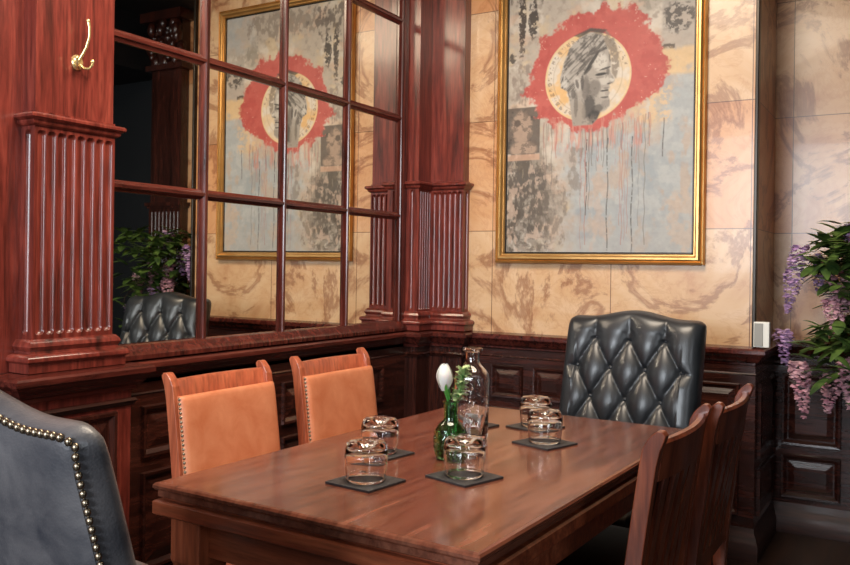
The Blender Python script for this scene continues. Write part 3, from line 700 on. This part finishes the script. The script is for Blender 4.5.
    for sx in (-1, 1):
        b = B(); rows = []
        for y, zt_, w_ in ((-.20, .645, .045), (-.05, .64, .046), (.08, .63, .046), (.155, .62, .044), (.19, .60, .040), (.205, .575, .032)):
            row = []
            for k in range(14):
                an = 2 * PI * k / 14; row.append(Vector((sx * .288 + w_ * math.cos(an), y, zt_ - .045 + .045 * math.sin(an))))
            rows.append(row)
        V = quadgrid(b, rows, closed_v=True); b.faces.new(V[0]); b.faces.new(V[-1][::-1])
        box(b, sx * .288 - .032, sx * .288 + .032, -.20, .180, .20, .60)
        obj('arm', b, leather_m, t, smooth=50)
        for y in (-.165, .27):
            b = B(); rows = [[Vector((sx * .208 + q * h, y + p * h, z)) for q, p in ((-1, -1), (1, -1), (1, 1), (-1, 1))] for z, h in ((0, .015), (.20, .024))]
            V = quadgrid(b, rows, closed_v=True); b.faces.new(V[0][::-1]); b.faces.new(V[-1]); obj('leg', b, legw, t, bevel=.003)
    return t
armchair('black buttoned leather armchair at the far end of the table under the painting', blackl, (-1.046, 3.085, 0), PI + math.radians(-5), True, False, 1.090, .57)
armchair('navy leather armchair with brass nailhead trim seen from behind at the left edge', bluel, (-1.245, 1.135, 0), math.radians(-2), False, True, 1.072, .63, .042, .28)

# ------------------------------------------------------------------ coasters, glasses
GC = 'slate coasters on the table'; GG = 'upturned tumblers on slate coasters'
cf = tag(obj('coaster', (lambda b: (box(b, -.07, .07, -.07, .07, 0, .006), b)[1])(B()), slate, bevel=.0012), '', 'coaster', GC)
spots = [(-1.163, 1.692, -6, 'slate coaster under the glass nearest the tan chairs'), (-.985, 1.868, -16, 'slate coaster at front centre, nearest the table\'s near edge'),
         (-1.305, 1.965, -8, 'slate coaster half hidden behind the front left glass'), (-.974, 2.362, -18, 'slate coaster at the right, under the front glass of the far pair'),
         (-1.10, 2.585, -14, 'slate coaster under the glass closest to the black armchair'), (-1.292, 2.485, -12, 'bare slate coaster peeking out behind the decanter')]
for i, (x, y, r, lb) in enumerate(spots):
    o = cf if i == 0 else cf.copy()
    if i: C.objects.link(o)
    o.location = (x, y, TZ); o.rotation_euler = (0, 0, math.radians(r)); o['label'] = lb
b = B()   # an upturned tumbler: rim on the coaster, thick base on top
lathe(b, [(.0455, 0), (.0470, .0006), (.0490, .010), (.0515, .035), (.0530, .064), (.0522, .078), (.0480, .092), (.0410, .0975), (.020, .0985), (.0005, .098), (.0005, .080), (.028, .080), (.044, .075), (.0494, .064), (.0488, .035), (.0460, .010), (.0435, .0008)], 40, closed=True)
gf = tag(obj('tumbler', b, clear, smooth=180), '', 'glass', GG)
for i, (k, lb) in enumerate(((0, 'upturned clear tumbler nearest the near left corner of the table'), (1, 'upturned clear tumbler in front of the green vase'), (2, 'upturned clear tumbler behind the front left one, by the tan chairs'), (3, 'upturned clear tumbler at the right, in front of another'), (4, 'upturned clear tumbler nearest the black armchair'))):
    o = gf if i == 0 else gf.copy()
    if i: C.objects.link(o)
    o.location = (spots[k][0], spots[k][1], TZ + .006); o['label'] = lb

# ------------------------------------------------------------------ decanter
dc = thing('decanter', 'clear glass water bottle with a flared lip beside the vase', 'bottle', (-1.190, 2.300, TZ), math.radians(12))
b = B()
def sq(r, z, n=40, p=3.2):
    row = []
    for k in range(n):
        a = 2 * PI * k / n; c, s_ = abs(math.cos(a)), abs(math.sin(a)); q = r / (c ** p + s_ ** p) ** (1 / p); row.append(Vector((q * math.cos(a), q * math.sin(a), z)))
    return row
outp = [(.040, 0, 3), (.045, .003, 3.4), (.047, .02, 3.6), (.0495, .10, 3.6), (.0515, .185, 3.4), (.049, .200, 3), (.040, .214, 2.6), (.028, .228, 2.2), (.0225, .238, 2), (.0215, .262, 2), (.022, .268, 2), (.030, .272, 2), (.031, .278, 2), (.029, .281, 2)]
inp = [(.022, .281, 2), (.0175, .272, 2), (.0175, .238, 2), (.024, .226, 2.2), (.036, .211, 2.6), (.0445, .198, 3), (.0465, .185, 3.4), (.0445, .10, 3.6), (.042, .022, 3.6), (.038, .016, 3), (.002, .015, 2)]
V = quadgrid(b, [sq(r, z, 40, p) for r, z, p in outp + inp], closed_v=True); b.faces.new(V[0][::-1]); b.faces.new(V[-1]); obj('bottle', b, clear, dc, smooth=40)
b = B()
for k in range(26):      # raised pressed-glass flourish on the faces
    a = k * 2 * PI / 26 * 2; z = .05 + k * .0045
    ball(b, (.021 * math.sin(a * 1.1), -.0492 - .008 * (z / .185) * .3, z), .0045, (1, .35, 1.3), 8, 5)
obj('embossing', b, clear, dc, smooth=180)

# ------------------------------------------------------------------ green vase with tulip
vz = thing('flower_vase', 'small green cut-glass vase beside the bottle', 'vase', (-1.118, 2.035, TZ))
b = B(); n = 48; rows = []
pr = [(.032, 0), (.038, .002), (.0415, .010), (.044, .03), (.044, .06), (.041, .082), (.032, .096), (.022, .105), (.0195, .115), (.0195, .150), (.0225, .157), (.0225, .160)]
def fat(pr, m=6):
    out = []
    for (r0, z0), (r1, z1) in zip(pr, pr[1:]):
        for k in range(m): out.append((r0 + (r1 - r0) * k / m, z0 + (z1 - z0) * k / m))
    return out + [pr[-1]]
for r, z in fat(pr, 4):
    row = []
    for k in range(n):
        a = 2 * PI * k / n; d = 0
        if .012 < z < .09: d = .0055 * (abs(math.sin(4 * a + z * 130)) * abs(math.sin(4 * a - z * 130))) * math.sin(PI * (z - .012) / .078) ** .5
        row.append(Vector(((r + d) * math.cos(a), (r + d) * math.sin(a), z)))
    rows.append(row)
for r, z in ((.016, .160), (.0145, .150), (.0145, .115), (.017, .106), (.026, .095), (.034, .08), (.036, .03), (.033, .010), (.004, .008)): rows.append([Vector((r * math.cos(2 * PI * k / n), r * math.sin(2 * PI * k / n), z)) for k in range(n)])
V = quadgrid(b, rows, closed_v=True); b.faces.new(V[0][::-1]); b.faces.new(V[-1]); obj('body', b, greeng, vz, smooth=50)
def petal_mesh(bm, base, tip, width, bulge, side, n=9):
    base, tip, bulge, side = Vector(base), Vector(tip), Vector(bulge), Vector(side); rows = []
    for i in range(n):
        t_ = i / (n - 1); c = base.lerp(tip, t_) + bulge * math.sin(PI * min(1, t_ * .95)); w_ = width * math.sin(PI * (.10 + .88 * t_)) ** .75
        rows.append([c + side * (w_ * s_) + bulge * (-.35 * s_ * s_) * math.sin(PI * t_) for s_ in (-1, -.6, -.2, .2, .6, 1)])
    quadgrid(bm, rows)
tp = thing('tulip', 'white tulip standing in the green vase', 'flower', (-1.118, 2.035, TZ + .012))
b = B(); stem_pts = [(-.006, 0, 0), (-.006, 0, .08), (-.007, .0, .140), (-.012, -.004, .160), (-.018, -.006, .176)]; tube(b, stem_pts, .0032, 8); obj('stem', b, stem_green, tp, smooth=60)
for k in range(6):
    a = k * PI / 3 + .3; rd = Vector((math.cos(a), math.sin(a), 0)); sd = Vector((-math.sin(a), math.cos(a), 0)); r_ = .004 if k % 2 else .002
    b = B(); base = Vector((-.018, -.006, .174)); petal_mesh(b, base + rd * r_, base + rd * .006 + Vector((0, 0, .075)), .017, rd * (.018 if k % 2 else .015), sd); obj('petal', b, petal, tp, smooth=180)
for a, ln in ((2.6, .085), (.4, .07), (4.4, .06)):
    rd = Vector((math.cos(a), math.sin(a), 0)); b = B(); petal_mesh(b, Vector((-.004, 0, .150)), Vector((-.006, -.002, .150 + ln)) + rd * .018, .0075, rd * .006, Vector((-math.sin(a), math.cos(a), 0))); obj('leaf', b, stem_green, tp, smooth=180)
sg = thing('greenery_sprig', 'pale green leafy sprig in the vase next to the tulip', 'foliage', (-1.118, 2.035, TZ + .012))
b = B(); sp = [(.010, .004, 0), (.010, .006, .1), (.012, .008, .145), (.020, .014, .170), (.024, .020, .205), (.026, .022, .235)]; tube(b, sp, .002, 6); obj('stem', b, stem_green, sg)
b = B()
for k in range(150):
    f = rnd.uniform(0, 1); p0 = Vector(sp[2]).lerp(Vector(sp[3]), f * 3) if f < .33 else (Vector(sp[3]).lerp(Vector(sp[4]), (f - .33) * 3) if f < .66 else Vector(sp[4]).lerp(Vector(sp[5]), (f - .66) * 3))
    a = rnd.uniform(0, 2 * PI); rd = Vector((math.cos(a), math.sin(a), rnd.uniform(-.1, .9))).normalized(); ln = rnd.uniform(.016, .030)
    petal_mesh(b, p0, p0 + rd * ln, .0062, Vector((0, 0, .003)), rd.cross(Vector((0, 0, 1))).normalized(), 5)
lf = obj('leaves', b, leaf_light, sg, smooth=180)

# ------------------------------------------------------------------ wisteria on the recess ledge
ws = thing('wisteria_plant', 'trailing wisteria with lilac flower clusters in the recess at the right', 'plant', (-.06, YR - .17, 0))
wb = Vector((-.06, YR - .17, 0))
b = B(); lathe(b, [(.11, 0), (.13, .02), (.14, .80), (.155, .82), (.155, .90), (.13, .90), (.12, .86)], 28); obj('planter', b, pot_m, ws, smooth=40)
stems = []
YB = YR - .03 - wb.y     # nothing grows into the wall
def left_edge(z): return -.40 + .05 * math.sin((z - 1.05) * 17) - wb.x
for k in range(18):
    z_ = rnd.uniform(.92, 1.42); x_ = rnd.uniform(left_edge(z_) + .05, .30); top = Vector((x_, rnd.uniform(-.42, -.02), z_))
    p0 = Vector((rnd.uniform(-.06, .06), rnd.uniform(-.06, .06), .87)); mid = p0.lerp(top, .4) + Vector((0, 0, .22)); end = top + Vector((-.04, -.02, -.10))
    b = B(); pts = []
    for i in range(9):
        t_ = i / 8; pts.append(p0 * (1 - t_) ** 3 + mid * 3 * t_ * (1 - t_) ** 2 + top * 3 * t_ * t_ * (1 - t_) + end * t_ ** 3)
    tube(b, pts, [.006 - .004 * i / 8 for i in range(9)], 6); obj('stem', b, bark, ws, smooth=60); stems.append(pts)
b = B()
def leaf(p0, rd, ln, wd):
    tip = p0 + rd * ln
    if max(p0.y, tip.y) > YB: return
    petal_mesh(b, p0, tip, wd, Vector((0, 0, .012)), rd.cross(Vector((0, 0, 1))).normalized(), 7)
for k in range(1000):
    z_ = rnd.uniform(.78, 1.50); x0 = left_edge(z_)
    x_ = x0 + .03 + abs(rnd.gauss(0, .24)); y_ = rnd.uniform(-.46, .06)
    if x_ > .40 or (z_ < .95 and rnd.random() < .55) or rnd.random() > .35 + .65 * min(1, abs(z_ - 1.16) * 6): continue
    a = rnd.uniform(PI * .75, PI * 1.9); rd = Vector((math.cos(a), math.sin(a), rnd.uniform(-.8, .5))).normalized()
    leaf(Vector((x_, y_, z_)), rd, rnd.uniform(.085, .135), rnd.uniform(.018, .027))
obj('foliage', b, leaf_dark, ws, smooth=180)
def cluster(top, ln, wd, lean, mat):
    b = B(); top = Vector(top)
    for k in range(int(ln * 520)):
        f = rnd.random(); z = -f * ln; r_ = wd * (1 - f) ** .7 * (.45 + .55 * min(1, f * 6)); a = rnd.uniform(0, 2 * PI)
        p0 = top + Vector((lean[0] * f, lean[1] * f, z)) + Vector((math.cos(a) * r_, math.sin(a) * r_, 0)) * rnd.uniform(.6, 1)
        for q in range(3):
            a2 = a + rnd.uniform(-1, 1); rd = Vector((math.cos(a2), math.sin(a2), rnd.uniform(-.6, .6))).normalized(); s_ = rnd.uniform(.018, .028) * (1 - .45 * f)
            petal_mesh(b, p0, p0 + rd * s_, s_ * .62, Vector((0, 0, s_ * .3)), rd.cross(Vector((0, 0, 1))).normalized(), 4)
    return obj('flower_cluster', b, mat, ws, smooth=180)
for (x_, y_, z_), ln, wd, lean, mt_ in (
    ((-.475, 4.08, 1.40), .30, .050, (-.05, 0), lilac), ((-.40, 4.10, 1.36), .16, .035, (.0, 0), lilac), ((-.545, 4.12, 1.02), .16, .036, (.01, 0), lilac), ((-.475, 4.06, .89), .25, .046, (.03, 0), pinkf),
    ((-.315, 4.06, 1.29), .16, .045, (.0, 0), pinkf), ((-.325, 4.04, 1.18), .17, .055, (.0, 0), pinkf), ((-.335, 4.06, .84), .17, .045, (-.02, 0), pinkf), ((-.262, 4.02, .92), .22, .050, (.0, 0), pinkf),
    ((-.27, 4.08, 1.50), .14, .045, (.02, 0), lilac), ((-.12, 4.10, 1.30), .22, .045, (.02, 0), pinkf), ((-.18, 4.05, 1.12), .14, .04, (0, 0), lilac), ((.06, 4.12, 1.22), .22, .045, (0, 0), pinkf), ((.16, 4.14, 1.0), .2, .045, (0, 0), lilac), ((.0, 4.06, .98), .2, .04, (0, 0), pinkf)):
    cluster((x_ - wb.x, y_ - wb.y, z_), ln, wd, lean, mt_)
